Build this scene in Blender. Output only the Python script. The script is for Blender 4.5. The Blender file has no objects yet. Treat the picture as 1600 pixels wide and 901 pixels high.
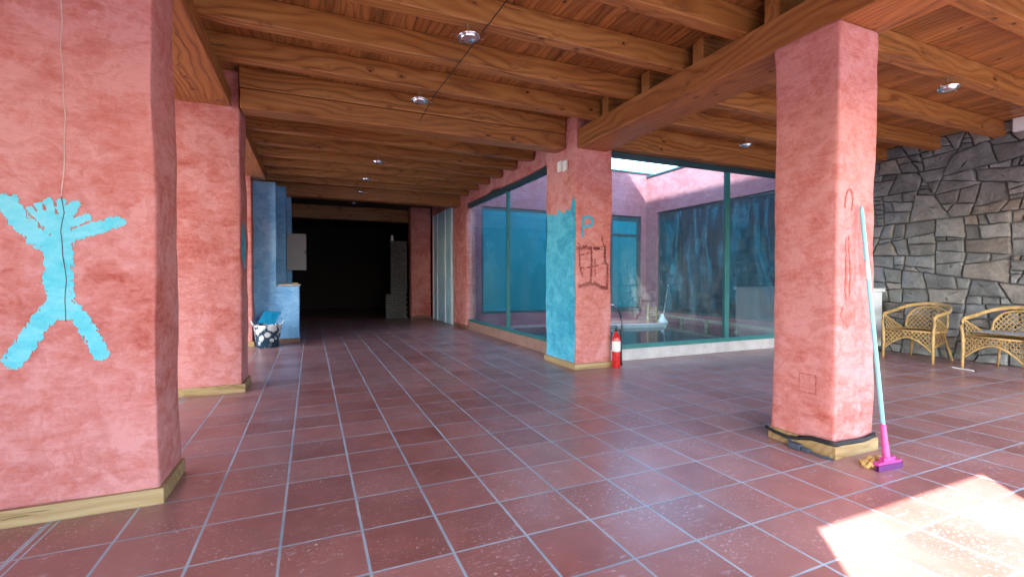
import bpy, bmesh, math, random
from mathutils import Vector, Matrix, noise

random.seed(7)
R = math.radians
scene = bpy.context.scene
COL = scene.collection
H = 1.1623                      # camera height; floor tiles are 0.34 m apart

# ------------------------------------------------------------------ helpers
def tag(o, label=None, cat=None, group=None, kind=None):
    if label: o['label'] = label
    if cat: o['category'] = cat
    if group: o['group'] = group
    if kind: o['kind'] = kind
    return o

def empty(name, loc=(0, 0, 0), rz=0.0):
    o = bpy.data.objects.new(name, None)
    o.empty_display_size = .1
    COL.objects.link(o); o.location = loc; o.rotation_euler = (0, 0, rz)
    return o

def link(name, bm, mat, parent=None, smooth=False, keep_world=True, loc=None):
    """one bmesh -> one mesh object; vertices are world coordinates unless loc says where its local origin stands"""
    me = bpy.data.meshes.new(name)
    bmesh.ops.recalc_face_normals(bm, faces=bm.faces)
    bm.to_mesh(me); bm.free()
    for p in me.polygons: p.use_smooth = smooth
    mats = mat if isinstance(mat, (list, tuple)) else [mat]
    for m in mats: me.materials.append(m)
    o = bpy.data.objects.new(name, me)
    COL.objects.link(o)
    if loc: o.location = loc
    if parent:
        o.parent = parent
        if keep_world:
            M = Matrix.Translation(parent.location) @ parent.rotation_euler.to_matrix().to_4x4()
            q = parent.parent
            while q:
                M = Matrix.Translation(q.location) @ q.rotation_euler.to_matrix().to_4x4() @ M
                q = q.parent
            o.matrix_parent_inverse = M.inverted()
    return o

def BM(): return bmesh.new()

def box(bm, x0, x1, y0, y1, z0, z1, bev=0.0, mi=0):
    r = bmesh.ops.create_cube(bm, size=1.0)
    vs = r['verts']
    for v in vs:
        v.co = Vector((x0 + (v.co.x + .5) * (x1 - x0), y0 + (v.co.y + .5) * (y1 - y0), z0 + (v.co.z + .5) * (z1 - z0)))
    fs = set(f for v in vs for f in v.link_faces)
    for f in fs: f.material_index = mi
    if bev > 0:
        es = list(set(e for v in vs for e in v.link_edges))
        bmesh.ops.bevel(bm, geom=es, offset=bev, segments=2, affect='EDGES', profile=.5)
    return vs

def tube(bm, pts, rad, seg=8, closed=False, mi=0, flat=1.0):
    """tube along a polyline; rad number or list"""
    pts = [Vector(p) for p in pts]
    n = len(pts)
    rads = rad if isinstance(rad, (list, tuple)) else [rad] * n
    rings = []
    up = Vector((0, 0, 1))
    for i, p in enumerate(pts):
        if closed: d = pts[(i + 1) % n] - pts[i - 1]
        else: d = pts[min(i + 1, n - 1)] - pts[max(i - 1, 0)]
        d.normalize()
        u = up if abs(d.dot(up)) < .95 else Vector((1, 0, 0))
        a = d.cross(u).normalized(); b = a.cross(d).normalized()
        ring = []
        for k in range(seg):
            t = 2 * math.pi * (k + .5) / seg
            ring.append(bm.verts.new(p + a * math.cos(t) * rads[i] * flat + b * math.sin(t) * rads[i]))
        rings.append(ring)
    m = n if closed else n - 1
    for i in range(m):
        A, B = rings[i], rings[(i + 1) % n]
        for k in range(seg):
            f = bm.faces.new((A[k], A[(k + 1) % seg], B[(k + 1) % seg], B[k])); f.material_index = mi
    if not closed:
        for rg in (rings[0], rings[-1]):
            f = bm.faces.new(rg); f.material_index = mi

def lathe(bm, prof, c=(0, 0, 0), seg=24, axis=None, mi=0):
    """profile [(r,z)] round a vertical axis at c, optionally turned by matrix axis"""
    c = Vector(c); rings = []
    for r, z in prof:
        ring = []
        for k in range(seg):
            t = 2 * math.pi * k / seg
            p = Vector((max(r, 1e-4) * math.cos(t), max(r, 1e-4) * math.sin(t), z))
            if axis: p = axis @ p
            ring.append(bm.verts.new(c + p))
        rings.append(ring)
    for A, B in zip(rings, rings[1:]):
        for k in range(seg):
            f = bm.faces.new((A[k], A[(k + 1) % seg], B[(k + 1) % seg], B[k])); f.material_index = mi
    for rg in (rings[0], rings[-1]):
        f = bm.faces.new(rg); f.material_index = mi

AMP = .017
def disp(p, amp=AMP):
    return amp * (noise.noise(Vector(p) * 1.9) * 1.0 + noise.noise(Vector(p) * 5.3 + Vector((7, 1, 3))) * .45)

def ticks(a, b, r, res):
    t = [a, a + r * .35, a + r]
    n = max(1, int(round((b - a - 2 * r) / res)))
    t += [a + r + (b - a - 2 * r) * k / n for k in range(1, n)]
    return t + [b - r, b - r * .35, b]

def plaster_box(bm, x0, x1, y0, y1, z0, z1, r=.018, res=.07, amp=AMP):
    """a hand-plastered block: rounded edges, uneven faces"""
    T = (ticks(x0, x1, r, res), ticks(y0, y1, r, res), ticks(z0, z1, r, res))
    lo = Vector((x0 + r, y0 + r, z0 + r)); hi = Vector((x1 - r, y1 - r, z1 - r))
    cache = {}
    def V(i, j, k):
        key = (i, j, k)
        if key in cache: return cache[key]
        p = Vector((T[0][i], T[1][j], T[2][k]))
        c = Vector((min(max(p.x, lo.x), hi.x), min(max(p.y, lo.y), hi.y), min(max(p.z, lo.z), hi.z)))
        d = (p - c)
        if d.length > 0: d.normalize()
        q = c + d * r
        q += d * disp(q, amp)
        v = bm.verts.new(q); cache[key] = v
        return v
    nx, ny, nz = len(T[0]), len(T[1]), len(T[2])
    for i in (0, nx - 1):
        for j in range(ny - 1):
            for k in range(nz - 1):
                bm.faces.new((V(i, j, k), V(i, j + 1, k), V(i, j + 1, k + 1), V(i, j, k + 1)))
    for j in (0, ny - 1):
        for i in range(nx - 1):
            for k in range(nz - 1):
                bm.faces.new((V(i, j, k), V(i + 1, j, k), V(i + 1, j, k + 1), V(i, j, k + 1)))
    for k in (0, nz - 1):
        for i in range(nx - 1):
            for j in range(ny - 1):
                bm.faces.new((V(i, j, k), V(i + 1, j, k), V(i + 1, j + 1, k), V(i, j + 1, k)))

def seg_dist(px, pz, a, b):
    ax, az = a; bx, bz = b
    dx, dz = bx - ax, bz - az
    L = dx * dx + dz * dz
    t = 0 if L == 0 else max(0, min(1, ((px - ax) * dx + (pz - az) * dz) / L))
    return math.hypot(px - ax - t * dx, pz - az - t * dz)

def brush_paint(bm, axis, plane, inside, u0, u1, z0, z1, res=.005, lift=.0035):
    """thin coat of paint lying on a plastered face: axis 'Y' = face looking to -Y at y=plane, 'X' = face looking to -X, 'XP' = to +X"""
    nu = int((u1 - u0) / res); nz = int((z1 - z0) / res)
    vc = {}
    def V(i, k):
        if (i, k) in vc: return vc[(i, k)]
        u = u0 + i * res; z = z0 + k * res
        if axis == 'Y':
            p = Vector((u, plane, z)); p.y -= disp(p) + lift
        elif axis == 'X':
            p = Vector((plane, u, z)); p.x -= disp(p) + lift
        else:
            p = Vector((plane, u, z)); p.x += disp(p) + lift
        vc[(i, k)] = bm.verts.new(p); return vc[(i, k)]
    for i in range(nu):
        for k in range(nz):
            u = u0 + (i + .5) * res; z = z0 + (k + .5) * res
            if inside(u, z):
                bm.faces.new((V(i, k), V(i + 1, k), V(i + 1, k + 1), V(i, k + 1)))

# ------------------------------------------------------------------ node materials
class Mat:
    def __init__(s, name):
        s.m = bpy.data.materials.new(name); s.m.use_nodes = True
        s.t = s.m.node_tree; s.t.nodes.clear()
        s.out = s.t.nodes.new('ShaderNodeOutputMaterial')
        s.b = None
    def n(s, typ, ins=None, **attrs):
        nd = s.t.nodes.new(typ)
        for k, v in attrs.items(): setattr(nd, k, v)
        for k, v in (ins or {}).items(): s.set(nd.inputs[k], v)
        return nd
    def set(s, sock, v):
        if isinstance(v, bpy.types.NodeSocket): s.t.links.new(v, sock)
        elif isinstance(v, bpy.types.Node): s.t.links.new(v.outputs[0], sock)
        else:
            if sock.type == 'RGBA' and len(v) == 3: v = (*v, 1)
            sock.default_value = v
    def math(s, op, a, b=0.0, c=0.0):
        nd = s.n('ShaderNodeMath', operation=op)
        s.set(nd.inputs[0], a); s.set(nd.inputs[1], b); s.set(nd.inputs[2], c)
        return nd.outputs[0]
    def mix(s, f, a, b, mode='MIX'):
        nd = s.n('ShaderNodeMix', data_type='RGBA', blend_type=mode, clamp_factor=True)
        s.set(nd.inputs[0], f); s.set(nd.inputs[6], a); s.set(nd.inputs[7], b)
        return nd.outputs[2]
    def ramp(s, f, stops, interp='LINEAR'):
        nd = s.n('ShaderNodeValToRGB'); nd.color_ramp.interpolation = interp
        e = nd.color_ramp.elements
        while len(e) < len(stops): e.new(.5)
        for q, (p, c) in zip(e, stops):
            q.position = p; q.color = (*c, 1) if len(c) == 3 else c
        s.set(nd.inputs[0], f)
        return nd.outputs[0]
    def fac(s, f, lo, hi, a=0.0, b=1.0):
        nd = s.n('ShaderNodeMapRange', clamp=True)
        s.set(nd.inputs[0], f); s.set(nd.inputs[1], lo); s.set(nd.inputs[2], hi); s.set(nd.inputs[3], a); s.set(nd.inputs[4], b)
        return nd.outputs[0]
    def coord(s, scale=(1, 1, 1), rnd=False, off=(0, 0, 0), rot=(0, 0, 0)):
        tc = s.n('ShaderNodeTexCoord').outputs['Object']
        if rnd:
            oi = s.n('ShaderNodeObjectInfo').outputs['Random']
            cb = s.n('ShaderNodeCombineXYZ')
            s.set(cb.inputs[0], s.math('MULTIPLY', oi, 37.0)); s.set(cb.inputs[1], s.math('MULTIPLY', oi, 91.0)); s.set(cb.inputs[2], s.math('MULTIPLY', oi, 53.0))
            ad = s.n('ShaderNodeVectorMath', operation='ADD'); s.set(ad.inputs[0], tc); s.set(ad.inputs[1], cb)
            tc = ad.outputs[0]
        mp = s.n('ShaderNodeMapping'); s.set(mp.inputs[0], tc)
        mp.inputs['Scale'].default_value = scale; mp.inputs['Location'].default_value = off; mp.inputs['Rotation'].default_value = rot
        return mp.outputs[0]
    def noise(s, vec, scale, detail=3, rough=.55, dist=0.0):
        nd = s.n('ShaderNodeTexNoise', {'Scale': scale, 'Detail': detail, 'Roughness': rough, 'Distortion': dist})
        s.set(nd.inputs['Vector'], vec)
        return nd.outputs[0]
    def bump(s, h, strength=.3, dist=.01, normal=None):
        nd = s.n('ShaderNodeBump', {'Strength': strength, 'Distance': dist}); s.set(nd.inputs['Height'], h)
        if normal is not None: s.set(nd.inputs['Normal'], normal)
        return nd.outputs[0]
    def surface(s, color, rough=.6, bump=None, spec=.5, metal=0.0, coat=0.0, coat_rough=.05):
        b = s.n('ShaderNodeBsdfPrincipled')
        s.set(b.inputs['Base Color'], color); s.set(b.inputs['Roughness'], rough)
        s.set(b.inputs['Specular IOR Level'], spec); s.set(b.inputs['Metallic'], metal)
        if coat: b.inputs['Coat Weight'].default_value = coat; b.inputs['Coat Roughness'].default_value = coat_rough
        if bump is not None: s.set(b.inputs['Normal'], bump)
        s.t.links.new(b.outputs[0], s.out.inputs[0]); s.b = b
        return s.m

def plaster_mat(name, deep, mid, pale, seed=0, darks=.5):
    s = Mat(name)
    c = s.coord(off=(seed * 3.7, seed * 1.3, seed * 2.1))
    big = s.noise(c, 1.1, 2, .5, .3)
    med = s.noise(c, 4.2, 4, .6, .9)
    fine = s.noise(c, 17, 4, .65, 1.2)
    trow = s.n('ShaderNodeTexVoronoi', {'Scale': 8.0, 'Randomness': 1.0, 'Smoothness': .6}, feature='SMOOTH_F1')
    wc = s.n('ShaderNodeVectorMath', operation='ADD')
    nz = s.n('ShaderNodeTexNoise', {'Scale': 5.0, 'Detail': 3}); s.set(nz.inputs['Vector'], c)
    sc = s.n('ShaderNodeVectorMath', operation='SCALE'); s.set(sc.inputs[0], nz.outputs[1]); sc.inputs['Scale'].default_value = .35
    s.set(wc.inputs[0], c); s.set(wc.inputs[1], sc.outputs[0]); s.set(trow.inputs['Vector'], wc.outputs[0])
    cellv = s.n('ShaderNodeSeparateColor'); s.set(cellv.inputs[0], trow.outputs['Color'])
    stroke = s.noise(s.coord((7, 7, 24), off=(seed * 2, 1, 5), rot=(R(20), R(35), 0)), 1.0, 4, .65, .7)
    hf = s.noise(c, 52, 3, .7, .5)
    v = s.math('ADD', s.math('MULTIPLY', big, .30), s.math('MULTIPLY', stroke, .25))
    v = s.math('ADD', v, s.math('MULTIPLY', hf, .12))
    v = s.math('ADD', v, s.math('MULTIPLY', med, .18))
    v = s.math('ADD', v, s.math('MULTIPLY', fine, .20))
    v = s.math('ADD', v, s.math('MULTIPLY', s.math('SUBTRACT', cellv.outputs[0], .5), .10))
    col = s.ramp(v, [(.38, deep), (.485, mid), (.59, pale)])
    # overlapping trowel passes with crisp edges
    for q, (sc_, lo) in enumerate((((4.5, 4.5, 6), .55), ((9, 9, 12), .56))):
        t_ = s.noise(s.coord(sc_, off=(seed + 5 * q, 2, q)), 1.0, 3, .55, 1.8)
        col = s.mix(s.fac(t_, lo, lo + .03, 0, .24), col, deep if q == 0 else mid)
        col = s.mix(s.fac(t_, .38, .42, .22, 0), col, pale)
    # a few deeper red rubbed patches
    pat = s.fac(s.noise(c, 2.6, 3, .6, .6), .60, .72)
    col = s.mix(s.math('MULTIPLY', pat, darks), col, deep)
    # small dark nicks, thin sweeping trowel edges
    tr = s.noise(s.coord((5, 5, 16), off=(seed, 0, 0)), 1.0, 5, .7, 1.6)
    ed = s.fac(s.math('ABSOLUTE', s.math('SUBTRACT', tr, .5)), 0, .012, 1, 0)
    ed = s.math('MULTIPLY', ed, s.fac(med, .5, .62))
    col = s.mix(s.math('MULTIPLY', ed, .28), col, (deep[0] * .7, deep[1] * .6, deep[2] * .6))
    hgt = s.math('ADD', s.math('MULTIPLY', fine, .5), s.math('MULTIPLY', med, .7))
    hgt = s.math('ADD', hgt, s.math('MULTIPLY', tr, .6)); hgt = s.math('ADD', hgt, s.math('MULTIPLY', stroke, .7))
    return s.surface(col, .82, s.bump(hgt, .55, .012), .25)

def wood_mat(name, axis, light, mid, dark, rough=.45, rnd=True, plank=0.0, knots=1.0):
    s = Mat(name)
    def sc(along, across):
        v = [across] * 3; v[axis] = along
        return tuple(v)
    warp = s.noise(s.coord(sc(.8, 2.5), rnd), 1.0, 2, .5)
    grain = s.noise(s.coord(sc(.55, 11), rnd), 1.0, 4, .6, .8)
    fine = s.noise(s.coord(sc(2.0, 120), rnd), 1.0, 3, .6)
    kv = s.n('ShaderNodeTexVoronoi', {'Scale': 1.0, 'Randomness': 1.0}, feature='F1')
    s.set(kv.inputs['Vector'], s.coord(sc(4.4, 6.5), rnd))
    kd = s.math('ADD', kv.outputs['Distance'], s.math('MULTIPLY', s.math('SUBTRACT', grain, .5), .10))
    ksep = s.n('ShaderNodeSeparateColor'); s.set(ksep.inputs[0], kv.outputs['Color'])
    keep = s.fac(ksep.outputs[0], .28, .32)
    knot = s.math('MULTIPLY', s.fac(kd, .075, .11, 1, 0), keep)
    halo = s.math('MULTIPLY', s.fac(kd, .07, .30, 1, 0), keep)
    # flowing rings, bent round the knots
    sep = s.n('ShaderNodeSeparateXYZ'); s.set(sep.inputs[0], s.coord(sc(.25, 1), rnd))
    acr = [i for i in range(3) if i != axis]
    q = s.math('ADD', sep.outputs[acr[0]], s.math('MULTIPLY', sep.outputs[acr[1]], .8))
    q = s.math('ADD', s.math('MULTIPLY', q, 15.0), s.math('MULTIPLY', warp, 7.0))
    q = s.math('ADD', q, s.math('MULTIPLY', halo, .8))
    ring = s.math('PINGPONG', q, .5)
    ring = s.math('MULTIPLY', ring, 2.0)
    late = s.math('MULTIPLY', s.fac(ring, .10, .26, 1, 0), s.fac(s.noise(s.coord(sc(.9, 4), rnd), 1.0, 2), .44, .58))
    v = s.math('ADD', s.math('MULTIPLY', ring, .24), s.math('MULTIPLY', grain, .50))
    v = s.math('ADD', v, s.math('MULTIPLY', fine, .34))
    col = s.ramp(v, [(.28, dark), (.50, mid), (.74, light)])
    # reddish and greyer patches along a beam
    pt = s.noise(s.coord(sc(.7, 1.6), rnd), 1.0, 2)
    col = s.mix(s.fac(pt, .38, .7, 0, .4), col, (mid[0] * .80, mid[1] * .62, mid[2] * .5))
    col = s.mix(s.math('MULTIPLY', late, .45), col, (dark[0] * .55, dark[1] * .45, dark[2] * .4))
    line = s.fac(s.math('ABSOLUTE', s.math('SUBTRACT', grain, .47)), 0, .010, 1, 0)
    crk = s.math('MULTIPLY', line, s.fac(s.noise(s.coord(sc(.9, 3), rnd), 1.0, 1), .50, .57))
    col = s.mix(s.math('MULTIPLY', crk, .85), col, (dark[0] * .25, dark[1] * .2, dark[2] * .2))
    col = s.mix(s.math('MULTIPLY', halo, .30), col, (dark[0] * .8, dark[1] * .65, dark[2] * .5))
    col = s.mix(s.math('MULTIPLY', knot, .92 * knots), col, (dark[0] * .16, dark[1] * .10, dark[2] * .10))
    hgt = s.math('ADD', s.math('MULTIPLY', grain, .5), s.math('MULTIPLY', fine, .25))
    hgt = s.math('SUBTRACT', hgt, s.math('MULTIPLY', crk, .5))
    if plank > 0:
        sp = s.n('ShaderNodeSeparateXYZ'); s.set(sp.inputs[0], s.n('ShaderNodeTexCoord').outputs['Object'])
        pp = s.math('DIVIDE', sp.outputs[acr[0]], plank)
        wn = s.n('ShaderNodeTexWhiteNoise', noise_dimensions='1D'); s.set(wn.inputs['W'], s.math('FLOOR', pp))
        seam = s.fac(s.math('PINGPONG', s.math('ADD', pp, 0.0), .5), .0, .035, 1, 0)
        tone = s.math('ADD', .72, s.math('MULTIPLY', wn.outputs[0], .5))
        tc = s.n('ShaderNodeCombineColor')
        for k in range(3): s.set(tc.inputs[k], tone)
        col = s.mix(1.0, col, tc.outputs[0], 'MULTIPLY')
        col = s.mix(s.math('MULTIPLY', seam, .8), col, (dark[0] * .2, dark[1] * .15, dark[2] * .15))
        hgt = s.math('SUBTRACT', hgt, s.math('MULTIPLY', seam, 1.0))
    return s.surface(col, s.fac(grain, .3, .7, rough - .1, rough + .15), s.bump(hgt, .5, .006), .45)

def plain_mat(name, col, rough=.5, metal=0.0, spec=.5, var=.18, scale=6.0, bump=.15, coat=0.0):
    s = Mat(name)
    c = s.coord()
    n1 = s.noise(c, scale, 4, .6); n2 = s.noise(c, scale * 9, 3, .6)
    v = s.math('ADD', s.math('MULTIPLY', n1, .65), s.math('MULTIPLY', n2, .35))
    a = tuple(x * (1 - var) for x in col); b = tuple(min(1, x * (1 + var)) for x in col)
    return s.surface(s.ramp(v, [(.3, a), (.7, b)]), s.fac(n1, .3, .7, max(.03, rough - .08), rough + .08),
                     s.bump(v, bump, .004) if bump else None, spec, metal, coat)

def glass_mat(name, tint, refl=1.0, film=(.50, .62, .66), amount=.06):
    s = Mat(name)
    tr = s.n('ShaderNodeBsdfTransparent'); s.set(tr.inputs[0], tint)
    c = s.coord()
    gl = s.n('ShaderNodeBsdfGlossy', {'Roughness': .012}); s.set(gl.inputs[0], (.93, 1, 1))
    s.set(gl.inputs['Normal'], s.bump(s.noise(c, .9, 1), .05, .02))
    # dirt film: streaks and wiped smears that scatter a little light
    df = s.n('ShaderNodeBsdfDiffuse'); s.set(df.inputs[0], film)
    sm = s.fac(s.noise(s.coord((2, 2, .5)), 1.5, 5, .65, 1.2), .48, .78, amount * .1, amount)
    bf = s.n('ShaderNodeNewGeometry').outputs['Backfacing']
    fr = s.n('ShaderNodeFresnel', {'IOR': s.fac(bf, 0, 1, 1.52, 1 / 1.52)})     # same air-side reflection on both faces of the thin pane
    f = s.math('MULTIPLY', fr.outputs[0], refl)
    m1 = s.n('ShaderNodeMixShader'); s.set(m1.inputs[0], sm); s.set(m1.inputs[1], tr.outputs[0]); s.set(m1.inputs[2], df.outputs[0])
    m2 = s.n('ShaderNodeMixShader'); s.set(m2.inputs[0], f); s.set(m2.inputs[1], m1.outputs[0]); s.set(m2.inputs[2], gl.outputs[0])
    s.t.links.new(m2.outputs[0], s.out.inputs[0])
    return s.m

def floor_mat():
    s = Mat('terracotta_tiles')
    tc = s.n('ShaderNodeTexCoord').outputs['Object']
    sp = s.n('ShaderNodeSeparateXYZ'); s.set(sp.inputs[0], tc)
    wob = s.math('MULTIPLY', s.math('SUBTRACT', s.noise(tc, 9, 2), .5), .012)
    u = s.math('DIVIDE', s.math('SUBTRACT', sp.outputs[0], .2079), .34)
    v = s.math('DIVIDE', s.math('SUBTRACT', sp.outputs[1], .1742), .34)
    pu = s.math('MULTIPLY', s.math('ADD', s.math('PINGPONG', u, .5), wob), .34)
    pv = s.math('MULTIPLY', s.math('ADD', s.math('PINGPONG', v, .5), wob), .34)
    gu = s.fac(pu, .0045, .0072, 1, 0)
    gv = s.fac(pv, .0036, .0060, 1, 0)
    # a double joint along x = -1.15
    dj = s.math('ABSOLUTE', s.math('SUBTRACT', s.math('ABSOLUTE', s.math('ADD', sp.outputs[0], 1.143)), .021))
    gd = s.fac(dj, .003, .005, 1, 0)
    g = s.math('MAXIMUM', s.math('MAXIMUM', gu, gv), gd)
    cid = s.n('ShaderNodeCombineXYZ'); s.set(cid.inputs[0], s.math('FLOOR', u)); s.set(cid.inputs[1], s.math('FLOOR', v))
    wn = s.n('ShaderNodeTexWhiteNoise', noise_dimensions='2D'); s.set(wn.inputs['Vector'], cid.outputs[0])
    # offset the cloudy pattern tile by tile so it breaks at the joints
    of = s.n('ShaderNodeVectorMath', operation='SCALE'); s.set(of.inputs[0], wn.outputs[1]); of.inputs['Scale'].default_value = 3.0
    ad = s.n('ShaderNodeVectorMath', operation='ADD'); s.set(ad.inputs[0], tc); s.set(ad.inputs[1], of.outputs[0])
    cl = s.noise(ad.outputs[0], 5.0, 4, .6, .5)
    base = s.ramp(s.math('ADD', s.math('MULTIPLY', cl, .7), s.math('MULTIPLY', wn.outputs[0], .3)),
                  [(.28, (.215, .058, .044)), (.52, (.30, .086, .064)), (.75, (.385, .130, .100))])
    # worn dusty film, scuffs and white specks
    big = s.noise(tc, 1.1, 4, .6, .4)
    dust = s.math('ADD', s.fac(big, .34, .68, .12, .42), s.math('MULTIPLY', wn.outputs[0], .16))
    base = s.mix(dust, base, (.43, .295, .295))
    st = s.noise(s.coord((15, 52, 1)), 1.0, 5, .72, .6)
    scf = s.math('MULTIPLY', s.fac(st, .575, .64), s.fac(s.noise(tc, 3.1, 3, .6), .44, .62))
    base = s.mix(s.math('MULTIPLY', scf, .55), base, (.58, .50, .52))
    sp2 = s.noise(s.coord((60, 60, 1)), 1.0, 4, .7)
    spk = s.math('MULTIPLY', s.fac(sp2, .595, .65), s.fac(s.noise(tc, 2.2, 4, .6), .44, .60))
    base = s.mix(s.math('MULTIPLY', spk, .85), base, (.74, .70, .73))
    edge = s.fac(s.math('MINIMUM', pu, pv), .005, .020, 1, 0)
    base = s.mix(s.math('MULTIPLY', edge, s.math('MULTIPLY', cl, .35)), base, (.34, .20, .18))
    gcol = s.ramp(s.noise(tc, 2.4, 4), [(.35, (.26, .345, .42)), (.65, (.42, .52, .59))])
    col = s.mix(g, base, gcol)
    rg = s.math('ADD', s.fac(s.noise(tc, 2.7, 4, .6), .35, .65, .30, .40), s.math('MULTIPLY', g, .3))
    h = s.math('SUBTRACT', s.math('MULTIPLY', cl, .25), s.math('MULTIPLY', g, .8))
    h = s.math('ADD', h, s.math('MULTIPLY', s.noise(ad.outputs[0], 26, 3), .12))
    return s.surface(col, rg, s.bump(h, .16, .004), .36, coat=.14, coat_rough=.16)

def stone_mat():
    s = Mat('rubble_stone')
    c = s.coord()
    at = s.n('ShaderNodeAttribute', attribute_name='tone')
    n1 = s.noise(c, 5, 5, .65, .6); n2 = s.noise(c, 34, 4, .7)
    v = s.math('ADD', s.math('MULTIPLY', n1, .6), s.math('MULTIPLY', n2, .4))
    col = s.mix(1.0, at.outputs['Color'], s.ramp(v, [(.3, (.50, .50, .50)), (.5, (.95, .95, .95)), (.68, (1.5, 1.5, 1.5))]), 'MULTIPLY')
    li = s.fac(s.noise(c, 11, 5, .7), .62, .72)
    col = s.mix(s.math('MULTIPLY', li, .45), col, (.36, .38, .37))
    return s.surface(col, .85, s.bump(v, .9, .02), .3)

M = {}
M['pink'] = plaster_mat('red_plaster', (.38, .084, .062), (.515, .180, .158), (.60, .275, .262))
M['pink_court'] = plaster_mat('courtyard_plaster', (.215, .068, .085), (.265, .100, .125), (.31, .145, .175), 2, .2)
M['blue_wall'] = plaster_mat('blue_plaster', (.10, .28, .58), (.17, .42, .74), (.28, .54, .82), 4, .5)
M['cyan'] = plaster_mat('cyan_paint', (.075, .46, .57), (.115, .56, .67), (.20, .62, .72), 5, .15)
M['blue_paint'] = plaster_mat('blue_brush_paint', (.030, .24, .38), (.055, .36, .50), (.12, .48, .62), 6, .4)
M['brown_paint'] = plaster_mat('brown_brush_paint', (.10, .020, .018), (.16, .04, .035), (.30, .10, .09), 7, .3)
M['joist'] = wood_mat('pine_joist', 0, (.40, .186, .056), (.305, .123, .033), (.185, .064, .017))
M['beam'] = wood_mat('pine_beam', 1, (.40, .170, .053), (.305, .114, .032), (.19, .060, .017))
M['boards'] = wood_mat('pine_boards', 1, (.39, .178, .058), (.30, .122, .036), (.20, .070, .019), plank=.115, rnd=False)
M['skirt'] = wood_mat('wood_look_skirting', 0, (.44, .33, .17), (.36, .255, .115), (.27, .175, .07), knots=.2)
M['skirt_dark'] = wood_mat('brown_skirting', 0, (.25, .12, .07), (.18, .08, .05), (.12, .05, .03), knots=.2)
M['floor'] = floor_mat()
M['stone'] = stone_mat()
M['mortar'] = plain_mat('mortar', (.19, .20, .21), .95, var=.4, scale=12, bump=.5)
M['frame'] = plain_mat('teal_frame_paint', (.030, .17, .17), .4, var=.2)
M['frame_dark'] = plain_mat('dark_frame', (.018, .055, .07), .4, var=.2)
M['glass'] = glass_mat('teal_glass', (.80, .93, .95), 1.2)
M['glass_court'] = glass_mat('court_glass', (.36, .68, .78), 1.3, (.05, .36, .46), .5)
M['teal_pane'] = plain_mat('teal_film_on_glass', (.008, .185, .235), .22, var=.12, scale=1.2, bump=.02)
M['marble'] = plain_mat('pale_stone_kerb', (.46, .44, .44), .6, var=.25, scale=5)
M['kerb_tile'] = plain_mat('brown_tile_kerb', (.30, .17, .13), .55, var=.3, scale=5)
M['white_plaster'] = plain_mat('white_plaster', (.66, .64, .62), .9, var=.1, scale=2)
M['concrete'] = plain_mat('terrace_paving', (.34, .345, .35), .9, var=.2, scale=2)
M['shell'] = plain_mat('rough_render', (.30, .20, .17), .9, var=.2, scale=3)
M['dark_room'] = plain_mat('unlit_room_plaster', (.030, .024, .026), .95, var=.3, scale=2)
M['white'] = plain_mat('white_enamel', (.72, .76, .80), .35, var=.05, scale=3, bump=.03)
M['grey_panel'] = plain_mat('grey_metal_panel', (.20, .22, .24), .5, var=.12, scale=3)
M['chrome'] = plain_mat('chrome', (.80, .82, .86), .14, metal=1.0, var=.05, bump=.02)
M['steel'] = plain_mat('galvanised_steel', (.55, .58, .60), .3, metal=1.0, var=.12)
M['black'] = plain_mat('black_rubber', (.012, .013, .015), .5, var=.3)
M['red'] = plain_mat('red_enamel', (.55, .018, .018), .28, var=.12, scale=9, bump=.03, coat=.3)
M['paper'] = plain_mat('white_label', (.75, .76, .74), .6, var=.1, scale=40)
M['rattan'] = plain_mat('rattan_cane', (.46, .30, .115), .45, var=.35, scale=14, bump=.3)
M['rattan_dark'] = plain_mat('rattan_weave', (.34, .21, .075), .55, var=.4, scale=30, bump=.6)
M['cushion'] = plain_mat('pale_cloth', (.80, .82, .84), .9, var=.1, scale=8, bump=.4)
M['cloth'] = plain_mat('yellow_cloth', (.56, .36, .13), .95, var=.3, scale=30, bump=.8)
M['pole_blue'] = plain_mat('pale_blue_pole', (.26, .66, .74), .35, var=.08, scale=4, bump=.03)
M['pinkplastic'] = plain_mat('pink_plastic', (.50, .055, .25), .35, var=.12, scale=10, bump=.03)
M['purple'] = plain_mat('purple_rubber', (.10, .015, .11), .5, var=.2)
M['tub_blue'] = plain_mat('blue_plastic', (.015, .38, .66), .4, var=.1, bump=.03)
M['brick'] = plain_mat('grey_brick', (.12, .12, .12), .9, var=.5, scale=14, bump=.8)
M['timber_grey'] = wood_mat('weathered_timber', 1, (.40, .34, .27), (.30, .25, .20), (.18, .15, .12), rough=.8)
M['crack'] = plain_mat('crack_shadow', (.10, .030, .025), .95, var=.4)
M['filler'] = plain_mat('pale_filler', (.58, .42, .38), .95, var=.2)
M['lens'] = plain_mat('lamp_lens', (.85, .88, .92), .08, metal=1.0, var=.1, scale=60, bump=.3)

def water_mat():
    s = Mat('pond_water')
    c = s.coord()
    return s.surface((.018, .040, .034), .06, s.bump(s.noise(c, 5, 3), .10, .01), .5)
M['water'] = water_mat()

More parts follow.
